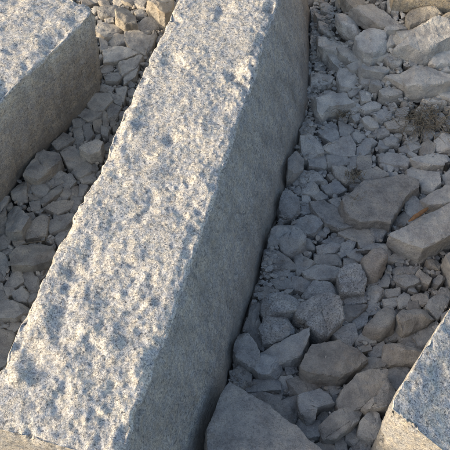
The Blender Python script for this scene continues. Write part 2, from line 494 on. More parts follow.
def stone_shape(poly, h, hb, seed, sub, sharp=16, flat=0.0, grit=1.0):
    """a fractured stone: traced outline as its plan, broken top facets, tapering flanks"""
    g = np.random.default_rng(seed)
    D, F = ICO[sub]
    ex, ey = np.abs(poly).max(0)
    d = D * np.array([ex, ey, max(h, hb, 0.35 * min(ex, ey))]); d /= np.linalg.norm(d, axis=1, keepdims=True)
    az = np.arctan2(d[:, 1], d[:, 0]); c = np.hypot(d[:, 0], d[:, 1]) + 1e-6; s = d[:, 2]
    mid_ = (poly + np.roll(poly, -1, 0)) / 2 * (1 + g.uniform(-.05, .05, (len(poly), 1)))
    pj = np.empty((2 * len(poly), 2)); pj[0::2] = poly; pj[1::2] = mid_
    R = poly_radius(pj, az)
    size = 0.5 * (ex + ey)
    k = g.uniform(0.0, 0.22) + 0.12 * np.sin(az * 2 + g.uniform(0, 6)) + 0.07 * np.sin(az * 3 + g.uniform(0, 6))
    k = np.clip(k, 0.0, 0.6)
    rs = np.where(s > 0, R / (c + k * R * s / h), R / (c + 0.35 * R * np.abs(s) / hb))
    stack = [rs]
    def plane(n, off):
        nd = d @ n
        return np.where(nd > 1e-4, off / np.maximum(nd, 1e-4), 1e3)
    tilt = g.normal(0, 0.20 * (1 - flat) + 0.02, 2)
    n0 = np.array([tilt[0], tilt[1], 1.0]); n0 /= np.linalg.norm(n0)
    stack.append(plane(n0, h))
    stack.append(plane(np.array([0, 0, -1.0]), hb))
    nf = g.integers(1, 4) if flat < 0.5 else g.integers(0, 2)
    for _ in range(nf):
        a = g.uniform(0, 2 * math.pi); el = g.uniform(0.4, 1.15)
        n = np.array([math.cos(a) * math.cos(el), math.sin(a) * math.cos(el), math.sin(el)])
        Ra = poly_radius(poly, np.array([a]))[0]
        corner = Ra * math.cos(el) + h * math.sin(el)
        stack.append(plane(n, corner * g.uniform(0.6, 0.86)))
    S = np.minimum(np.array(stack), 10)
    r = (np.sum(S ** (-sharp), 0)) ** (-1.0 / sharp)
    V = d * r[:, None]
    off = g.uniform(0, 200, 3)
    low = fbm(V / (size * 0.75) + off, 2)
    mid = fbm(V / 0.016 + off, 3, 0.6)
    V = V * (1 + (0.03 if sharp > 12 else 0.06) * low)[:, None]
    # stepped fracture: small ledges across the flanks
    led = perlin(V / (size * 0.45) * np.array([1, 1, 2.2]) + off + 7)
    V = V * (1 + 0.035 * np.round(led * 2.2) / 2.2)[:, None]
    N = V / np.maximum(np.linalg.norm(V, axis=1, keepdims=True), 1e-9)
    V = V + N * (grit * (0.0030 * mid + (0.004 if size > 0.07 else 0.0) * fbm(V / 0.055 + off, 2) + 0.0009 * perlin(V / 0.005 + off)))[:, None]
    return V, F

import bmesh
def shard(poly, h, hb, seed, L, flat=0.0, cuts=None, grit=1.0):
    """a broken piece of stone: traced plan, uneven facetted top, steep flanks, corners knocked off, then grain-size relief"""
    g = np.random.default_rng(seed)
    n = len(poly)
    if np.sum(poly[:, 0] * np.roll(poly[:, 1], -1) - np.roll(poly[:, 0], -1) * poly[:, 1]) < 0: poly = poly[::-1]
    size = 0.5 * np.abs(poly).max(0).sum()
    tilt = g.normal(0, 0.20 * (1 - flat) + 0.03, 2)
    bm = bmesh.new()
    topk = g.uniform(0.86, 1.0, n)
    zt = h + np.clip(poly @ tilt, -.45 * h, .35 * h) + g.normal(0, h * (0.10 * (1 - flat) + .02), n)
    top = [bm.verts.new((x * k, y * k, z)) for (x, y), k, z in zip(poly, topk, zt)]
    botk = g.uniform(0.9, 1.08, n)
    bot = [bm.verts.new((x * k, y * k, -hb)) for (x, y), k in zip(poly, botk)]
    c = bm.verts.new((*(g.normal(0, .22, 2) * size), h * g.uniform(0.98, 1.16)))
    for i in range(n):
        j = (i + 1) % n
        bm.faces.new((top[i], top[j], c)); bm.faces.new((bot[i], bot[j], top[j], top[i]))
    bm.faces.new(bot[::-1])
    for _ in range(cuts if cuts is not None else (g.integers(1, 4) if flat < .5 else g.integers(0, 2))):
        a = g.uniform(0, 2 * math.pi); el = g.uniform(0.45, 1.2)
        nv = Vector((math.cos(a) * math.cos(el), math.sin(a) * math.cos(el), math.sin(el)))
        m = max(v.co.dot(nv) for v in bm.verts)
        r = bmesh.ops.bisect_plane(bm, geom=bm.verts[:] + bm.edges[:] + bm.faces[:], plane_co=nv * m * g.uniform(.66, .9), plane_no=nv, clear_outer=True)
        be = [e for e in bm.edges if e.is_boundary]
        if be: bmesh.ops.holes_fill(bm, edges=be)
    bmesh.ops.triangulate(bm, faces=bm.faces[:])
    for _ in range(6):
        le = [e for e in bm.edges if e.calc_length() > L and (e.verts[0].co.z > -hb + 1e-5 or e.verts[1].co.z > -hb + 1e-5)]
        if not le or len(bm.verts) > 6000: break
        bmesh.ops.subdivide_edges(bm, edges=le, cuts=1)
        bmesh.ops.triangulate(bm, faces=[f for f in bm.faces if len(f.verts) > 3])
    bm.normal_update()
    V = np.array([v.co[:] for v in bm.verts]); N = np.array([v.normal[:] for v in bm.verts])
    arris = np.zeros(len(V))
    bm.verts.index_update()
    for e in bm.edges:
        if len(e.link_faces) == 2 and e.calc_face_angle(0) > 0.45:
            arris[e.verts[0].index] = arris[e.verts[1].index] = 1
    F = np.array([[v.index for v in f.verts] for f in bm.faces]); bm.free()
    off = g.uniform(0, 200, 3)
    d = grit * (0.0022 * fbm(V / 0.02 + off, 3, .6) + (0.0035 if size > .05 else .0012) * fbm(V / 0.06 + off + 3, 2))
    d = d - arris * (0.0006 + 0.0042 * np.maximum(0, fbm(V / 0.013 + off + 9, 2))) * min(1.0, size / .03)
    return V + N * d[:, None], F

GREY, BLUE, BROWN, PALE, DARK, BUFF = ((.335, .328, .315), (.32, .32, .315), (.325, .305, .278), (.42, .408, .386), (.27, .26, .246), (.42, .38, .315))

def px(ox, oy, s, flat):
    return [(ox + flat[i] / s, oy + flat[i + 1] / s) for i in range(0, len(flat), 2)]

TR = []       # (polygon in photo pixels, options)
def st(o, s, *polys):
    for p in polys:
        opt = {}
        if isinstance(p, tuple): p, opt = p
        TR.append((px(o[0], o[1], s, p), opt))

exec_order = None
# outlines of the stones in photo pixels, read off enlarged views (origin, enlargement)
st((290, 0), 5,
   ([230,110,270,80,320,85,370,120,395,150,340,180,260,170,232,145], dict(n='rounded pale stone', l='rounded pale grey stone low down beside the beige flat boulder', c=PALE, r=1)),
   ([140,195,230,185,275,190,290,215,240,265,170,280,140,260], dict(c=PALE)),
   ([255,0,450,0,445,25,400,45,340,60,290,55,260,30], dict(n='flat beige boulder', l='flat beige boulder cut off by the top edge right of the middle block', c=BUFF, f=1)),
   [235,260,290,235,345,250,345,290,300,310,250,290],
   [290,340,340,305,375,300,390,325,350,350,310,360],
   [245,350,290,345,340,375,345,400,300,440,255,440,240,390],
   ([108,370,180,360,215,380,200,410,150,430,108,435], dict(n='blocky stone with the dark gap', l='blocky pale stone against the middle block with a dark gap beneath', c=PALE)),
   [190,290,240,285,285,320,260,345,215,325], [105,45,130,35,150,55,140,75,110,80], [155,30,195,15,215,35,210,60,165,65],
   [130,95,180,85,230,95,220,110,140,115], [145,130,175,115,220,140,225,165,180,175,150,160], [108,180,140,195,138,230,110,245])
st((0, 0), 1,
   ([355,41,362,36,372,30,384,29,387,40,385,49,372,58,364,57,357,50], dict(n='chunky slate-grey stone', l='chunky slate-grey stone with a bluish broken face near the top right', c=BLUE, h=.05)),
   ([352,17,362,13,372,8,384,9,392,15,399,19,397,22,386,26,376,26,362,22], dict(n='buff-topped stone', l='wide stone with a buff stained top just left of the sunlit block', c=BROWN, f=1)),
   ([404,70,416,63,428,67,440,73,450,77,450,85,436,90,420,92,408,90,405,82], dict(n='wide flat grey slab', l='wide flat grey slab on the right just behind the dry grass', c=GREY, f=1, h=.045)),
   ([341,203,350,197,362,183,382,182,400,176,418,183,420,190,406,199,399,210,389,224,376,222,360,225,350,222,343,214], dict(n='biggest flat slab', l='biggest flat rubble slab, level brownish grey top, between middle block and right edge', c=(.30,.28,.255), f=1, h=.05, slab=1)),
   ([390,236,413,225,430,215,452,207,462,225,452,238,421,254,399,245,391,239], dict(n='thick tilted slab', l='thick grey slab at the right edge beside the orange wood splinter', c=GREY, f=1, h=.075, slab=1)),
   ([229,384,245,394,267,412,285,424,295,432,317,450,345,475,300,520,200,520,203,455,209,434,217,414], dict(n='large wedge slab', l='large dark wedge-shaped slab leaning by the middle block at the bottom', c=DARK, f=1, h=.105, slab=1, s=.55)),
   ([339,400,344,390,356,378,370,374,386,374,384,386,376,400,366,407,352,409,340,408], dict(n='broad dull brown stone', l='broad dull brown stone left of the lower right block', c=BROWN, f=.6, h=.05)),
   ([276,412,279,402,288,397,298,398,300,410,292,422,284,423], dict(n='round dark stone', l='round dark brown stone touching the wedge slab', c=DARK, r=1)),
   ([26,176,35,162,37,154,44,151,58,154,61,161,56,168,46,175,38,181,30,179], dict(n='largest stone by the left block', l='largest grey stone tucked against the foot of the upper left block', h=.05, c=GREY)),
   [0,303,11,301,28,307,27,313,16,320,4,319,-12,318,-14,308])
st((360, 0), 5,
   ([185,165,260,140,380,110,440,120,455,220,400,235,340,270,300,270,240,245,175,245,210,205,190,190], dict(n='slab with the sunlit ridge', l='large grey slab with a sunlit ridge below the far right block', h=.062, c=GREY, slab=1)),
   ([235,75,260,50,410,50,420,80,350,105,260,125,240,100], dict(n='buff stone under the far block', l='buff stone lying right under the sunlit far block', c=BUFF, h=.042)),
   [135,150,200,115,235,120,230,140,180,160,140,165], [140,175,180,170,200,200,160,235,135,240], [40,305,110,260,165,265,160,285,110,295,60,320],
   [200,270,240,255,300,270,310,295,270,310,215,300], ([355,270,440,240,465,240,470,310,380,335,350,320], dict(n='pale right-edge stone', l='pale angular stone at the right edge below the ridged slab', c=PALE)),
   [130,300,170,285,205,300,190,330,150,320], [130,390,180,370,230,375,235,410,215,440,170,410], [0,355,90,320,135,310,140,350,110,380,20,385],
   [0,305,20,300,40,330,10,345], [310,290,345,285,350,320,320,310], ([410,80,450,70,462,90,450,110,415,105], dict(c=BUFF, h=.05)), [385,340,430,335,440,360,410,360],
   [0,390,45,385,45,420,10,420], [55,385,95,390,100,440,50,435], [145,10,190,45,185,65,150,45])
st((280, 80), 5,
   ([165,100,250,65,330,50,350,75,370,110,310,135,250,150,215,180,185,170,165,130], dict(n='long stone touching the block', l='long grey stone touching the far half of the middle block', h=.05)),
   [345,125,385,110,400,140,370,155,330,140], ([185,250,240,220,290,225,295,290,270,325,220,290], dict(c=BLUE)), [300,220,350,215,375,240,330,280,300,280],
   ([105,295,150,280,200,320,215,355,150,385,125,385,105,330], dict(h=.045)), [240,385,290,380,335,385,335,415,290,435,250,430],
   [200,330,255,330,300,300,345,285,380,330,370,370,300,375,230,360], [385,340,430,300,450,330,450,360,410,380,390,370], [385,390,450,385,450,450,390,440],
   [145,400,200,370,240,380,245,420,210,440,150,440], [350,270,400,260,440,275,400,305,360,305], [345,60,380,30,400,35,380,70,355,85],
   [400,60,450,50,450,100,410,110], [340,395,380,380,380,430,340,450], ([100,255,140,200,175,230,160,275,110,275], dict(c=DARK)))
st((360, 80), 5,
   [105,60,140,35,190,50,200,75,150,85,115,80], [15,200,40,175,90,190,85,235,50,245,25,225], [75,165,110,140,150,155,150,185,110,205,85,195], [90,250,140,240,140,270,100,275],
   ([125,295,155,280,190,300,180,320,135,320], dict(r=1)), ([100,380,140,365,190,380,245,405,230,440,170,430,110,405], dict(c=GREY)),
   ([255,410,300,385,370,365,440,365,450,400,420,430,340,440,290,435], dict(n='wide pale stone', l='wide pale stone just left of the small black pebble', c=PALE)),
   [305,330,340,305,370,325,365,365,310,370], ([375,300,420,270,455,280,460,340,400,350,375,330], dict(c=PALE)), [0,350,60,330,90,360,80,380,0,380], [0,390,90,390,100,420,70,450,0,450],
   [245,325,290,310,300,335,260,355], ([130,210,200,180,240,210,220,240,150,245], dict(c=BROWN)), [10,320,50,290,80,310,40,330], [330,95,400,85,420,110,350,115], [0,140,60,110,100,110,90,140,30,160], [400,40,450,60,450,100,400,80])
st((270, 150), 5,
   ([95,60,130,10,165,40,165,85,120,125,90,135], dict(n='upright dark stone', l='upright dark stone wedged against the middle of the block side', c=DARK, h=.06)),
   [110,150,165,110,195,120,180,170,130,180], [190,115,255,115,260,150,200,160], [170,170,235,165,250,195,220,225,160,220],
   ([45,280,80,200,125,235,145,285,110,320,70,325], dict(h=.05)), ([195,260,270,245,360,290,380,340,440,370,350,400,280,380,220,320], dict(n='long dark stone', l='long dark stone lying just left of the biggest flat slab', c=DARK, f=.5)),
   ([125,355,180,325,230,335,260,380,220,425,170,415,135,385], dict(c=BLUE)), [200,50,270,35,285,75,300,95,255,110,210,100], ([320,95,370,85,420,110,440,150,380,160,330,130], dict(c=BROWN)),
   [270,180,340,165,370,200,330,215,290,205], [390,70,420,35,435,60,415,100,400,100], [150,280,190,275,200,310,160,320], [210,230,260,210,290,235,240,255], [300,250,345,245,350,285,320,280],
   [240,395,280,400,275,430,235,430], ([165,235,195,235,195,260,165,260], dict(c=PALE)))
st((360, 150), 5,
   ([235,95,265,80,330,110,385,120,400,175,360,205,310,195,300,170,250,150], dict(n='pale kinked stone', l='pale kinked stone at the upper right corner of the biggest slab', c=PALE)),
   ([305,235,380,205,455,185,470,270,400,290,345,280], dict(n='stone above the splinter', l='long grey stone at the right edge just above the wood splinter', h=.05)),
   ([230,260,265,235,325,280,290,320,250,330,230,300], dict(n='small diamond-shaped stone', l='small diamond-shaped pale stone beside the orange wood splinter', c=PALE)),
   ([170,350,215,315,245,345,220,380,185,370], dict(c=BROWN)), [100,30,170,15,245,55,235,100,170,100,130,60], [0,110,80,95,125,130,130,150,60,160,0,150], ([40,385,100,380,135,395,105,445,70,440], dict(c=BLUE)),
   ([415,130,450,100,465,130,450,170,425,165], dict(c=PALE)), [110,70,160,60,175,85,150,110])
st((250, 220), 5,
   ([95,125,110,60,150,20,210,15,240,50,275,100,270,125,215,150,170,150,150,110], dict(n='cleft grey stone', l='large cleft bluish grey stone at the foot of the middle block', c=BLUE, h=.055)),
   ([65,230,75,150,100,150,180,195,220,220,210,240,130,245,80,250], dict(c=DARK)), ([115,265,145,240,190,255,180,280,130,285], dict(n='little pale flake', l='little pale flake at the foot of the middle block', c=PALE)),
   [210,150,240,145,270,180,320,220,260,265,235,275,225,200], [270,260,330,230,400,235,450,245,440,290,340,300,290,285],
   ([270,370,320,310,380,310,440,345,445,370,370,390,290,390], dict(c=BLUE, s=.8)), [215,290,250,285,310,295,300,340,260,355,215,345], [105,300,170,285,205,300,195,340,140,340], [30,340,100,335,140,360,70,390,30,370],
   [340,130,400,105,450,130,420,160,350,165], [330,180,440,170,450,220,390,225,330,215], [130,140,165,150,175,185,140,175], [370,110,410,90,440,110,400,130], [195,270,225,260,225,290,200,290])
st((330, 220), 5,
   ([160,210,190,170,230,150,270,175,275,220,240,280,200,290,160,270], dict(n='egg-shaped brown stone', l='smooth egg-shaped brown stone in the middle of the right rubble', c=(.29,.26,.23), r=1, h=.055)),
   [40,160,60,125,110,95,130,115,100,160,60,180], ([50,75,90,50,180,35,220,95,215,125,150,140,130,100,90,95], dict(c=BROWN, f=.6)), ([195,35,260,30,285,60,270,100,235,105,200,65], dict(c=BLUE)),
   ([150,160,210,125,300,115,310,145,290,190,260,165,210,150], dict(c=PALE)), ([45,265,80,245,145,250,175,300,170,360,60,360,45,300], dict(n='square speckled stone', l='square speckled granite lump below left of the egg-shaped stone', c=BLUE, s=1, h=.055)),
   [75,195,120,190,145,230,120,250,75,235], ([190,345,230,335,270,365,220,420,195,420], dict(c=PALE)), ([70,385,100,365,180,365,175,410,80,430], dict(c=BLUE, s=.8)), [90,170,130,150,160,185,145,205,105,185],
   [185,305,240,295,250,315,200,335], [0,190,60,185,70,230,30,240], [330,280,390,270,440,285,440,310,380,330,330,300], [280,355,340,345,350,370,300,380], [275,400,330,385,345,415,310,435,280,425],
   [340,400,370,370,405,380,400,420,350,440], [320,245,380,235,440,230,420,265,340,270], [290,185,350,165,380,190,340,210,300,205], [245,330,280,275,300,290,290,330], [0,250,35,265,40,330,0,330], [400,420,440,410,450,450,400,450], [10,100,60,90,60,120,30,125])
st((220, 290), 5,
   ([215,50,330,5,395,65,370,115,330,125,230,135,210,110], dict(n='speckled lump', l='speckled bluish lump stacked behind the cube-like stone', c=BLUE, s=1, h=.06)), ([205,195,230,140,330,120,375,210,330,240,270,260,220,250], dict(c=BLUE, s=1, h=.065)),
   ([210,300,330,250,430,215,435,250,400,330,350,350,290,360,240,330], dict(n='cube-like stone', l='cube-like grey stone with a flat sloping top near the block foot', c=GREY, h=.065)),
   ([195,325,280,345,305,390,270,430,200,425,160,390], dict(n='stone with the pale top', l='pale-topped stone with a dark broken front above the wedge slab', c=BLUE, h=.05)),
   ([75,310,105,200,190,320,190,380,140,375,85,340], dict(n='tilted bluish stone', l='tilted bluish stone propped against the middle block near the bottom', c=BLUE, h=.06)), [330,365,370,355,385,400,345,425,330,400], [290,420,330,405,340,435,300,440],
   ([130,170,160,60,210,90,190,140,220,280,200,310,120,195], dict(c=DARK, h=.03)))
st((290, 290), 5,
   ([30,110,60,80,215,35,240,70,255,155,190,215,155,230,90,185,75,160,30,140], dict(n='star-shaped speckled stone', l='star-shaped speckled granite piece above the big brownish slab stone', c=BLUE, s=1, h=.065)),
   ([60,390,100,290,240,265,350,315,390,350,300,420,240,445,120,440,60,410], dict(n='big brownish flat stone', l='big brownish flat-topped stone below the star-shaped speckled piece', c=(.30,.275,.245), f=.7, h=.06)),
   ([210,215,270,190,320,165,335,230,300,270,240,250], dict(c=BLUE, s=.6)), ([320,150,360,100,385,130,375,170,340,190], dict(c=BLUE, s=.6)), ([240,90,290,85,370,90,350,110,290,160,250,140], dict(c=DARK)), [330,250,380,205,430,215,420,260,340,270],
   [350,285,390,275,400,300,360,305], ([300,385,360,345,420,350,410,380,320,420], dict(c=GREY)), [380,90,430,75,450,110,400,120])
st((360, 290), 5,
   ([20,200,60,140,100,100,155,90,180,140,165,195,110,225,60,225], dict(n='domed brown stone', l='domed brown stone left of the leaf-shaped stone', c=BROWN, r=.6, h=.05)),
   ([180,150,215,110,290,90,365,135,330,170,280,195,225,215,195,185], dict(n='leaf-shaped brown stone', l='leaf-shaped brown stone just above the lower right block', c=BROWN, h=.05)),
   [265,235,300,200,380,155,385,170,340,270,300,310,285,260], [200,245,260,215,285,270,275,305,220,285], ([125,350,130,270,200,285,300,325,280,360,200,360], dict(n='tan flat-edged stone', l='tan flat-edged stone touching the lower right block', c=BROWN, h=.055)),
   [330,60,400,25,440,40,430,80,390,135,340,100], [130,60,180,40,190,80,140,80], [190,40,250,20,260,50,210,80], [0,215,60,210,75,240,30,270,0,270], [130,215,200,205,215,230,150,250], [50,300,110,270,125,330,60,330],
   [0,350,60,340,130,350,120,390,60,400,0,420], [135,410,150,385,250,400,255,420,230,450,140,450], [250,85,290,60,320,70,290,95], [265,35,320,25,335,60,290,65], [40,85,90,75,110,95,60,115], [130,0,200,0,210,20,140,30],
   [60,250,85,255,80,275,55,275], [0,280,40,280,45,310,0,310])
st((205, 360), 5, ([195,120,240,95,340,95,375,105,365,155,220,155], dict(n='brick-like stone', l='low brick-like bluish stone just behind the wedge slab tip', c=BLUE)), ([130,60,190,40,230,80,215,130,180,155,130,115], dict(c=BLUE)),
   ([210,170,350,165,380,185,350,260,310,255], dict(c=DARK, h=.02)), [370,95,430,90,450,120,440,160,380,160])
st((280, 360), 5,
   [45,110,90,80,180,95,195,125,140,165,90,175,65,160], ([95,190,200,140,245,180,260,220,180,250,175,290,140,300,105,250], dict(n='faceted grey stone', l='sharply faceted grey stone right of the round dark stone', h=.055)),
   ([80,310,110,280,170,310,200,310,195,380,140,390,90,340], dict(c=BLUE)), ([210,330,270,270,350,235,410,250,385,310,340,350,280,390,225,385], dict(c=BROWN, h=.05)), [335,355,380,335,400,380,370,415,335,395], [375,410,440,400,450,450,380,450],
   [275,400,320,390,330,440,285,450], [195,290,215,260,235,280,230,310,200,310], [245,130,280,115,300,155,260,175], [30,30,80,10,85,40,40,70], [265,190,290,175,295,240,265,245], [180,420,240,410,270,450,180,450], [410,235,450,220,450,260,420,260])
st((360, 360), 5,
   ([85,190,130,115,195,185,150,240,100,250,40,260,15,240], dict(c=BROWN, h=.055)), [140,80,190,55,245,85,235,130,210,160,165,140,145,105], ([0,320,60,265,85,290,120,380,60,395,0,370], dict(h=.05)),
   [110,265,150,245,150,310,130,320], [70,440,135,395,150,450,120,470,70,460], [0,395,40,400,45,450,0,450])
st((85, 0), 5,
   ([310,20,330,0,440,0,430,60,400,85,370,75,330,45], dict(n='sunlit buff stone', l='sunlit buff stone at the top between the left and middle blocks', c=BUFF, h=.09)),
   ([60,165,80,110,150,120,200,145,130,185,100,190], dict(c=PALE)), [115,205,150,180,200,185,200,215,140,235], ([95,250,180,240,270,255,245,285,160,310,100,310], dict(n='long flat pale stone', l='long flat pale stone across the gap near the end of the left block', c=PALE, f=.7)),
   ([255,130,290,90,360,105,370,130,310,165,270,160], dict(c=PALE)), ([160,85,210,55,250,90,255,125,200,130,165,110], dict(c=BUFF, h=.06)), ([205,175,260,155,310,180,340,170,300,270,230,240,210,210], dict(c=PALE, f=.5)),
   [160,320,240,300,290,280,260,340,180,375], [60,50,120,40,200,30,215,60,140,80,80,80], [255,65,290,45,310,80,270,85], [230,0,300,0,290,40,255,30], [150,0,195,0,180,20,150,15], [75,10,115,0,120,25,90,35],
   [105,385,150,355,180,385,160,410,110,410], [195,370,265,335,250,390,200,420], [320,200,345,160,360,170,330,240,310,260], [75,190,105,200,110,235,80,245], [100,90,140,85,140,110,110,115], [310,85,370,85,375,100,330,100])
st((30, 90), 5,
   ([285,65,330,25,395,20,405,55,370,95,320,105], dict(n='pale wedge stone', l='pale wedge-shaped stone in the narrow part of the left gap', c=PALE)), [250,130,280,95,350,115,350,145,290,155], [215,150,300,140,270,180,225,185],
   ([255,310,290,250,325,235,365,275,350,320,300,335], dict(n='five-sided pale stone', l='five-sided pale stone beside the sunlit edge of the middle block', c=PALE, h=.055)), [120,270,175,210,225,240,180,285,140,300],
   [155,320,200,290,250,310,275,350,220,385,190,375], [220,190,260,190,265,240,230,250], [270,175,300,170,320,220,285,245,270,220], [320,165,355,155,355,210,325,200], [365,115,385,120,390,170,365,180],
   [385,100,400,60,450,95,430,130,400,150], [210,400,290,350,320,405,250,440], [260,446,320,412,325,450,270,460], [90,430,140,400,180,420,140,445], [360,180,390,185,385,230,360,220], [235,255,265,250,260,295,240,290],
   [410,20,450,40,450,75,420,60])
st((70, 60), 5.625, [200,90,250,85,290,110,270,150,210,140], [300,95,360,80,330,140,300,145], [180,145,240,150,225,180,175,175], [225,190,260,215,250,240,225,225], [260,160,320,160,300,230,265,220])
st((0, 160), 5,
   ([35,240,70,215,145,295,110,370,75,380,30,355], dict(n='kite-shaped bluish stone', l='kite-shaped bluish stone near the left edge of the gap', c=BLUE, h=.05)), ([110,375,160,310,205,280,240,300,230,380,130,390], dict(c=BROWN)), ([240,310,280,290,370,270,365,310,320,345,250,365], dict(c=GREY)),
   ([225,240,270,215,360,210,350,240,290,265], dict(n='lens-shaped stone', l='flat lens-shaped stone in the middle of the left gap', f=.5)), [165,110,210,100,240,145,225,175,180,175,165,150], ([60,160,100,110,130,120,130,190,90,205,70,185], dict(r=1)),
   [300,90,355,80,375,110,345,135,305,125], ([305,150,340,135,355,165,325,200,305,190], dict(c=PALE)), [360,135,385,140,385,185,355,190], [205,205,260,150,310,120,300,160,265,195,225,225], [385,180,400,125,440,130,410,190],
   [405,95,450,75,450,105,415,115], [280,385,350,330,350,340,300,420], [135,130,160,120,165,175,215,180,200,200,150,190], [155,220,195,215,195,245,165,255], ([0,270,25,240,35,350,0,370], dict(c=BROWN)), [230,110,300,95,310,115,250,140],
   [230,95,280,60,295,75,250,105], [0,200,40,190,30,215,0,250], [370,190,410,195,390,240,360,260,360,220], [60,395,110,395,120,420,80,430], [0,390,50,390,40,430,0,440])
st((0, 220), 5,
   ([45,190,90,150,180,125,250,110,270,185,240,215,170,245,70,240], dict(n='largest left-gap stone', l='largest flat grey stone in the left gap below the thin twig', c=(.31,.30,.28), f=.7, h=.045)), [115,245,150,245,185,300,190,340,150,355,120,300],
   [175,260,215,230,240,240,230,270,195,300], ([10,330,60,275,105,245,115,310,60,340,20,345], dict(c=GREY)), [0,170,30,190,40,230,20,280,0,280], [60,365,110,340,140,370,130,405,80,400], [-20,345,0,345,35,375,30,410,-20,410],
   [25,345,60,340,70,360,40,375], [145,370,180,355,175,390,150,410], [20,155,60,140,60,170,30,175], [-10,85,0,85,40,100,20,140,-10,140])
st((0, 280), 5.625, ([-40,285,60,285,80,310,40,420,0,430,-40,420], dict(n='last stone at the left edge', l='grey stone at the left edge where the middle block cuts off the gap', f=.5)), [35,250,100,235,120,255,80,285,45,270], [-10,230,25,235,20,265,-10,270])

# --- occupancy of the ground, 5 mm cells
CELL = 0.005
GX0, GX1, GY0, GY1 = -2.0, 2.4, -0.4, 3.9
occ = np.zeros((int((GX1 - GX0) / CELL), int((GY1 - GY0) / CELL)), np.uint8)
cxs = GX0 + (np.arange(occ.shape[0]) + .5) * CELL; cys = GY0 + (np.arange(occ.shape[1]) + .5) * CELL

def raster(poly):
    poly = np.asarray(poly)
    i0, i1 = np.searchsorted(cxs, [poly[:, 0].min(), poly[:, 0].max()]); j0, j1 = np.searchsorted(cys, [poly[:, 1].min(), poly[:, 1].max()])
    X, Y = np.meshgrid(cxs[i0:i1], cys[j0:j1], indexing='ij')
    ins = np.zeros(X.shape, bool)
    x, y = poly[:, 0], poly[:, 1]; xn, yn = np.roll(x, -1), np.roll(y, -1)
    for a, b, c, d in zip(x, y, xn, yn):
        if b == d: continue
        ins ^= ((b > Y) != (d > Y)) & (X < (c - a) * (Y - b) / (d - b) + a)
    return i0, i1, j0, j1, ins
for fp in FOOT:
    i0, i1, j0, j1, ins = raster(fp); occ[i0:i1, j0:j1][ins] = 1

STONES = []       # dicts of finished stones
def attrs_for(nv, seed, tint, speck):
    g = np.random.default_rng(seed)
    return {'rnd': np.full(nv, g.random()), 'tint': np.tile(np.asarray(tint), (nv, 1)), 'speck': np.full(nv, speck)}

def poly_centroid(p):
    x, y = p[:, 0], p[:, 1]; xn, yn = np.roll(x, -1), np.roll(y, -1)
    cr = x * yn - xn * y; A = cr.sum() / 2
    return np.array([((x + xn) * cr).sum(), ((y + yn) * cr).sum()]) / (6 * A), abs(A)

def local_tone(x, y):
    """left gap tint carries painted warm bounce light; right side pales towards the far end"""
    if x < 200 - 0.45 * y + 10: return np.array([1.34, 1.29, 1.2])  # warm bounce between the blocks, put into the stone colour
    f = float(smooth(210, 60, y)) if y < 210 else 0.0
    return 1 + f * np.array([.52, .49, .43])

skipped = 0
for idx, (pp, opt) in enumerate(TR):
    pp = np.array(pp, float)
    cpx, areapx = poly_centroid(pp)
    w = math.sqrt(areapx)                              # size in photo pixels
    dist = np.linalg.norm(CAM - at_ground(*cpx))
    size = w / F_PX * dist * 1.15
    h = opt.get('h') or min(0.05, max(0.010, size * (0.36 if opt.get('f', 0) < .5 else 0.26)))
    G = np.array([at_ground(x, y, 0.55 * h)[:2] for x, y in pp])
    if opt.get('n') is None:
        i0, i1, j0, j1, ins = raster(G)
        if ins.size and ins.sum() and occ[i0:i1, j0:j1][ins].mean() > 1.6:
            skipped += 1; continue
    i0, i1, j0, j1, ins = raster(G)
    if ins.size and (occ[i0:i1, j0:j1][ins] > 1).mean() > 0.45 and 'n' not in opt:
        skipped += 1; continue
    occ[i0:i1, j0:j1][ins] = 2
    c, A = poly_centroid(G)
    G = (c + (G - c) * (1.0 + 0.0065 / max(0.01, math.sqrt(A / math.pi)))) - c     # close the outline up to its neighbours
    g = np.random.default_rng(1000 + idx)
    tint = opt.get('c')
    if tint is None:
        tint = [GREY, BLUE, BROWN, GREY, PALE][g.choice(5, p=[.36, .24, .16, .12, .12])]
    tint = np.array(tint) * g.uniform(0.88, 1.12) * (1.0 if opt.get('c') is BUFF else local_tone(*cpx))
    speck = opt.get('s', 0.7 if tint[2] >= tint[0] else g.choice([0.15, 0.3, 0.5]))
    sub = 6 if w > 70 else 5 if (w > 30 or opt.get('slab')) else 4 if w > 11 else 3
    if opt.get('r'): V, Fc = stone_shape(G, h, 0.03, 2000 + idx, sub, sharp=11, flat=opt.get('f', 0.0))
    else:
        Lc = .0055 if w > 9 else .007
        V, Fc = shard(G, h * .8, 0.03, 2000 + idx, .007 if w > 60 else Lc, flat=opt.get('f', 0.0), cuts=0 if opt.get('slab') else None)
    STONES.append(dict(V=V, F=Fc, loc=(c[0], c[1], float(zg(c[0], c[1]))), tint=tint, speck=speck, seed=idx, px=cpx, w=w, n=opt.get('n'), l=opt.get('l'),
                       el=np.ptp(pp[:, 0]) / max(1, np.ptp(pp[:, 1])), slab=opt.get('slab'), rnd=opt.get('r'), cname=None))

# --- smaller stones between them, and the rubble that goes on outside the picture
def in_frame(x, y, m=12):
    a, b = project((x, y, 0.01)); return -m < a < 450 + m and -m < b < 450 + m

def irregular(r, g):
    n = g.integers(5, 8); a = np.sort(g.uniform(0, 2 * math.pi, n)); a = (np.arange(n) + g.uniform(-.3, .3, n)) * 2 * math.pi / n
    rr = r * g.uniform(0.72, 1.15, n); e = g.uniform(0.7, 1.0); th = g.uniform(0, math.pi)
    P = np.stack([np.cos(a) * rr, np.sin(a) * rr * e], 1)
    return P @ np.array([[math.cos(th), math.sin(th)], [-math.sin(th), math.cos(th)]])

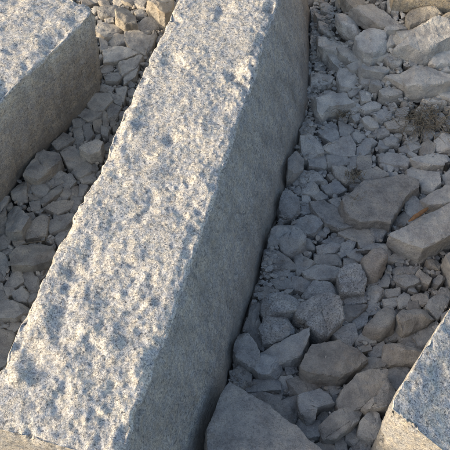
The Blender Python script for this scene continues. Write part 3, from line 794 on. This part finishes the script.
FILL = []
def try_fill(r, n, free, inside_r_max):
    for _ in range(n):
        x = rng.uniform(GX0 + .1, GX1 - .1); y = rng.uniform(GY0 + .1, GY1 - .1)
        k = max(1, int(r / CELL)); i, j = int((x - GX0) / CELL), int((y - GY0) / CELL)
        sub = occ[i - k:i + k + 1, j - k:j + k + 1]
        if occ[i, j] or (sub == 0).mean() < free: continue
        if (sub == 1).mean() > 0.08: continue
        inf = in_frame(x, y)
        if inf and r > inside_r_max: continue
        if not inf and r < .016: continue
        P = irregular(r, rng)
        i0, i1, j0, j1, ins = raster(P + [x, y]); q = occ[i0:i1, j0:j1]; q[ins & (q == 0)] = 3
        FILL.append((x, y, r, P, inf))
for r, n, fr in ((.085, 900, .9), (.06, 2600, .88), (.045, 5000, .86), (.034, 9000, .84), (.025, 16000, .8), (.018, 26000, .76), (.013, 40000, .72), (.0095, 45000, .7)):
    if r < .012:
        for _ in range(1): pass
    try_fill(r, n, fr, 0.03)

stuffV, stuffF, stuffA = {}, {}, {}
def add_stuff(key, V, F, tint, speck, rv):
    L = stuffV.setdefault(key, []); base = sum(len(v) for v in L) if key not in stuffA else stuffA[key][0]
    L.append(V); stuffF.setdefault(key, []).append(F + base)
    a = stuffA.setdefault(key, [0, [], [], []]); a[0] = base + len(V)
    a[1].append(np.full(len(V), rv)); a[2].append(np.tile(tint, (len(V), 1))); a[3].append(np.full(len(V), speck))

ins = sorted([f for f in FILL if f[4]], key=lambda f: -f[2])
room = max(0, 297 - len(STONES))
for q, (x, y, r, P, inf) in enumerate(ins + [f for f in FILL if not f[4]]):
    g = np.random.default_rng(50000 + q)
    tint = np.array([GREY, BLUE, BROWN, GREY, PALE][g.choice(5, p=[.36, .24, .18, .12, .10])]) * g.uniform(0.82, 1.15)
    speck = 0.5 if tint[2] >= tint[0] else g.choice([0.0, 0.15])
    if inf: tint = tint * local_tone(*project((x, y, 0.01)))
    h = min(.06, r * g.uniform(.55, .95)) * (1 if not inf else 0.8)
    z = float(zg(x, y)) - (0.006 if inf else 0.0) * g.uniform(0, 2)
    own = inf and q < room and r >= .013
    sub = 3 if own or r > .03 or (inf and r > .012) else 2
    V, Fc = shard(P, h * .9, 0.024, 70000 + q, (.008 if own else .011 if inf else .03), grit=0.7)
    cp = np.array(project((x, y, z + h * .5)))
    if own and 3 < cp[0] < 447 and 3 < cp[1] < 447:
        STONES.append(dict(V=V, F=Fc, loc=(x, y, z), tint=tint, speck=speck, seed=50000 + q, px=cp, w=2 * r / 2.2 * F_PX, n=None, l=None, el=1.0, slab=None, rnd=None))
    else:
        add_stuff('in' if inf else 'out', V + np.array([x, y, z]), Fc, tint, speck, g.random())

# --- height of what already lies there, for the chips that rest on it
HM = np.full(occ.shape, -1.0)
def put_height(V):
    i = ((V[:, 0] - GX0) / CELL).astype(int); j = ((V[:, 1] - GY0) / CELL).astype(int)
    ok = (i >= 0) & (j >= 0) & (i < occ.shape[0]) & (j < occ.shape[1])
    np.maximum.at(HM, (i[ok], j[ok]), V[ok, 2])
for s_ in STONES: put_height(s_['V'] + np.array(s_['loc']))
for V_ in stuffV['in']: put_height(V_)
D1, F1 = ICO[1]
D2, F2 = ICO[2]
chips = 0
for q in range(42000):
    x = rng.uniform(-0.75, 1.0); y = rng.uniform(0.2, 2.5)
    i, j = int((x - GX0) / CELL), int((y - GY0) / CELL)
    if occ[i, j] == 1: continue
    here = HM[i, j]; around = HM[i - 3:i + 4, j - 3:j + 4]
    z0 = float(zg(x, y))
    if here < z0 - .02: here = z0 - .022
    drop = around.max() - here
    if drop > .014 and here < z0 + .008: r = rng.uniform(.003, .0095)
    elif rng.random() < .035: r = .0014 + .0042 * rng.random() ** 3
    else: continue
    if not in_frame(x, y): continue
    D_, F_ = (D2, F2) if r > .006 else (D1, F1)
    sc = np.array([r * rng.uniform(.8, 1.3), r * rng.uniform(.6, 1), r * rng.uniform(.3, .65)])
    V = D_ * (1 + .32 * perlin(D_ * 1.3 + q * 1.7))[:, None]
    # two broken faces
    for _ in range(3):
        n_ = rng.normal(size=3); n_ /= np.linalg.norm(n_); e_ = V @ n_ - .42; V = V - np.maximum(e_, 0)[:, None] * n_
    a_ = rng.uniform(0, 6.28); V = V * sc
    V = np.stack([V[:, 0] * math.cos(a_) - V[:, 1] * math.sin(a_), V[:, 0] * math.sin(a_) + V[:, 1] * math.cos(a_), V[:, 2] + rng.normal(0, .3) * V[:, 0]], 1)
    V = V + np.array([x, y, here + sc[2] * .45])
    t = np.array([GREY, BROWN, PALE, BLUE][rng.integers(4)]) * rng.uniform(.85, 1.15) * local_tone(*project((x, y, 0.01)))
    add_stuff('in', V, F_, t, 0.2, rng.random()); put_height(V); chips += 1
# --- fines banked against the foot of the middle block
for q in range(1500):
    t_ = rng.random(); cc = main_corners(t_)
    p_ = cc[2][:2] + NN * abs(rng.normal(0, .022)); x, y = p_
    i, j = int((x - GX0) / CELL), int((y - GY0) / CELL)
    z0 = float(zg(x, y)); r = .002 + .007 * rng.random() ** 2
    dist_ = float((p_ - cc[2][:2]) @ NN)
    z_ = max(HM[i, j] if HM[i, j] < z0 + .02 else z0 - .01, z0 - .02 + max(0, .022 - dist_) * .9)
    V = D1 * rng.uniform(.6, 1.3, (len(D1), 1)) * np.array([r, r * rng.uniform(.6, 1), r * rng.uniform(.35, .7)])
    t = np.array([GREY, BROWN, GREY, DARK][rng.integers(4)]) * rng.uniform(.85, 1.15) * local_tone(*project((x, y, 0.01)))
    add_stuff('in', V + np.array([x, y, z_]), F1, t, 0.1, rng.random())
# --- crumbs lying loose in the crevices
crumbs = 0
for q in range(15000):
    x = rng.uniform(GX0 + .1, GX1 - .1); y = rng.uniform(GY0 + .1, GY1 - .1)
    i, j = int((x - GX0) / CELL), int((y - GY0) / CELL)
    if occ[i, j] in (1, 2) or (q % 3 and not in_frame(x, y)): continue
    r = rng.uniform(.003, .0085)
    V = D1 * rng.uniform(.65, 1.35, (len(D1), 1)) * np.array([r, r * rng.uniform(.6, 1), r * rng.uniform(.5, .9)])
    t = np.array([GREY, BROWN, PALE, DARK][rng.integers(4)]) * rng.uniform(.85, 1.15)
    add_stuff('in' if in_frame(x, y) else 'out', V + np.array([x, y, float(zg(x, y)) - rng.uniform(.006, .026)]), F1, t, 0.0, rng.random())
    crumbs += 1
for key, lab in (('in', 'small loose chips of grey gravel filling the gaps between the rubble stones'), ('out', 'broken grey rubble carrying on around the blocks outside the picture')):
    a = stuffA[key]
    me = mesh_from('gravel', np.vstack(stuffV[key]), np.vstack(stuffF[key]), M_ROCK, {'rnd': np.concatenate(a[1]), 'tint': np.vstack(a[2]), 'speck': np.concatenate(a[3])}, crease=26)
    link('gravel', me, label=lab, cat='gravel', kind='stuff')

# --- names and labels: landmarks have their own, the others are told by size, tint and the nearest landmark
marks = [s for s in STONES if s['n']]
def describe(s):
    w = s['w']
    size = 'big' if w > 20 else 'medium-sized' if w > 13 else 'small' if w > 8.5 else 'tiny'
    t = s['tint']; lum = t.mean()
    col = 'brownish' if t[0] / t[2] > 1.22 else 'dark' if lum < .225 else 'pale' if lum > .35 else 'bluish grey' if t[2] >= t[0] else 'grey'
    shape = 'long' if s['el'] > 1.9 else 'narrow' if s['el'] < 0.65 else 'angular'
    return size, col, shape
tags = {}
for s in STONES:
    if s['l']: continue
    best = sorted(marks, key=lambda m: np.linalg.norm(m['px'] - s['px']))[0]
    d = s['px'] - best['px']
    rel = ('right of' if d[0] > 0 else 'left of') if abs(d[0]) > abs(d[1]) else ('below' if d[1] > 0 else 'behind')
    size, col, shape = describe(s)
    s['tag'] = (size, col, shape, rel, best['n']); s['dm'] = float(np.linalg.norm(d))
    tags.setdefault(s['tag'], []).append(s)
ORD = ['closest', 'second closest', 'third closest', 'fourth closest', 'fifth closest', 'sixth closest', 'seventh closest', 'eighth closest', 'ninth closest', 'tenth closest', 'eleventh closest', 'twelfth closest']
for tg, L in tags.items():
    size, col, shape, rel, nm = tg
    L.sort(key=lambda s: s['dm'])
    for k, s in enumerate(L):
        s['l'] = f'{size} {shape} {col} stone {rel} the {nm}' + (f', {ORD[min(k, 11)]}' if len(L) > 1 else '')

for s in STONES:
    me = mesh_from('rubble_stone', s['V'], s['F'], M_ROCK, attrs_for(len(s['V']), s['seed'], s['tint'], s['speck']), crease=None if s['rnd'] else 30)
    side = 'rubble stones in the gap left of the middle block' if s['px'][0] < 180 - 0.4 * s['px'][1] + 20 else 'rubble stones right of the middle block'
    link('rubble_slab' if s['slab'] else 'rubble_stone', me, s['loc'], s['l'], 'slab' if s['slab'] else 'stone', side)

# ------------------------------------------------------------------ small finds: pebble, wood, twig, dry grass
def tube(path, rad, sides=5):
    path = np.asarray(path); n = len(path); rad = np.broadcast_to(rad, n)
    T = np.gradient(path, axis=0); T /= np.linalg.norm(T, axis=1, keepdims=True)
    up = np.array([0.13, 0.21, 1.0]); A = np.cross(T, up); A /= np.linalg.norm(A, axis=1, keepdims=True); B = np.cross(T, A)
    an = np.arange(sides) * 2 * math.pi / sides
    V = (path[:, None] + rad[:, None, None] * (np.cos(an)[None, :, None] * A[:, None] + np.sin(an)[None, :, None] * B[:, None])).reshape(-1, 3)
    F = []
    for i in range(n - 1):
        for j in range(sides):
            a, b = i * sides + j, i * sides + (j + 1) % sides
            F += [(a, b, b + sides), (a, b + sides, a + sides)]
    for j in range(1, sides - 1): F += [(0, j + 1, j), ((n - 1) * sides, (n - 1) * sides + j, (n - 1) * sides + j + 1)]
    return V, np.array(F)

p = at_ground(447, 166, .01)
V, Fc = stone_shape(irregular(.013, np.random.default_rng(3)) * [1, 1.2], .018, .02, 9, 4, sharp=7)
link('pebble', mesh_from('pebble', V, Fc, M_ROCK, attrs_for(len(V), 9, np.array([.03, .03, .03]), 0)), (p[0], p[1], float(zg(p[0], p[1])) + .006),
     'small round black pebble at the right edge', 'pebble')

a, b = at_ground(409, 221, .078), at_ground(428, 208, .078)
t = np.linspace(0, 1, 7)[:, None]
pth = a + (b - a) * t
g = np.random.default_rng(8)
V, Fc = tube(pth - a + g.normal(0, .0006, pth.shape), np.array([.002, .0045, .006, .0058, .0056, .005, .003]), 6)
V[:, 2] *= 0.7
link('wood_splinter', mesh_from('wood_splinter', V, Fc, M_WOOD, smooth_shade=False), tuple(a), 'orange-brown wood splinter tucked along the thick slab at right', 'wood')

def twig(pts, dz, r, label, seed):
    P = np.array([at_ground(x, y, dz) for x, y in pts]); t = np.linspace(0, 1, 12)
    k = np.linspace(0, 1, len(P)); Q = np.stack([np.interp(t, k, P[:, i]) for i in range(3)], 1)
    Q += np.random.default_rng(seed).normal(0, .0011, Q.shape)
    V, Fc = tube(Q - Q[0], np.linspace(r, r * .5, 12), 5)
    link('twig', mesh_from('twig', V, Fc, M_TWIG), tuple(Q[0]), label, 'twig')
twig([(22, 245), (34, 242), (45, 241), (55, 239)], .022, .0017, 'thin bleached twig above the largest flat stone in the left gap', 1)
twig([(24, 288), (27, 291), (31, 291)], .018, .0013, 'short brown twig low in the left gap', 2)

def tuft(cpx, rx, ry, n, label, seed, dz=0.02, up=0.02, length=(.02, .06)):
    g = np.random.default_rng(seed)
    c = at_ground(*cpx, dz); Vs, Fs, base = [], [], 0
    for _ in range(n):
        q = at_ground(cpx[0] + g.normal(0, rx * .5), cpx[1] + g.normal(0, ry * .5), dz * g.uniform(.2, 1.0))
        L = g.uniform(*length); a = g.uniform(0, 2 * math.pi); bend = g.normal(0, 1.0)
        s = np.linspace(0, 1, 5); ang = a + bend * s
        path = q + np.stack([np.cumsum(np.cos(ang)) * L / 5, np.cumsum(np.sin(ang)) * L / 5, up * g.uniform(-.1, 1) * np.sin(s * 2.6)], 1)
        V, F_ = tube(path - c, np.linspace(.0009, .0004, 5), 3); Vs.append(V); Fs.append(F_ + base); base += len(V)
    link('dry_grass_tuft', mesh_from('dry_grass_tuft', np.vstack(Vs), np.vstack(Fs), M_GRASS), tuple(c), label, 'dry grass', 'dry grass among the rubble')
tuft((425, 122), 24, 14, 300, 'wide mat of dry brown grass and roots near the right edge', 1, dz=.03, up=.010)
tuft((354, 176), 8, 4, 60, 'small dry brown tuft at the top corner of the biggest slab', 2, dz=.034, length=(.012, .03))
tuft((357, 199), 5, 4, 45, 'tiny dark tuft lying on the biggest flat slab', 3, dz=.052, up=.008, length=(.008, .02))
tuft((342, 116), 7, 4, 34, 'short dry stalks below the long grey stone by the block', 4, dz=.022, length=(.015, .035))
print('tris', sum(len(o.data.loops) - 2 * len(o.data.polygons) for o in scene.objects if o.type == 'MESH'), 'chips', chips, 'stones', len(STONES), 'skipped', skipped, 'fill', len(FILL), 'crumbs', crumbs)
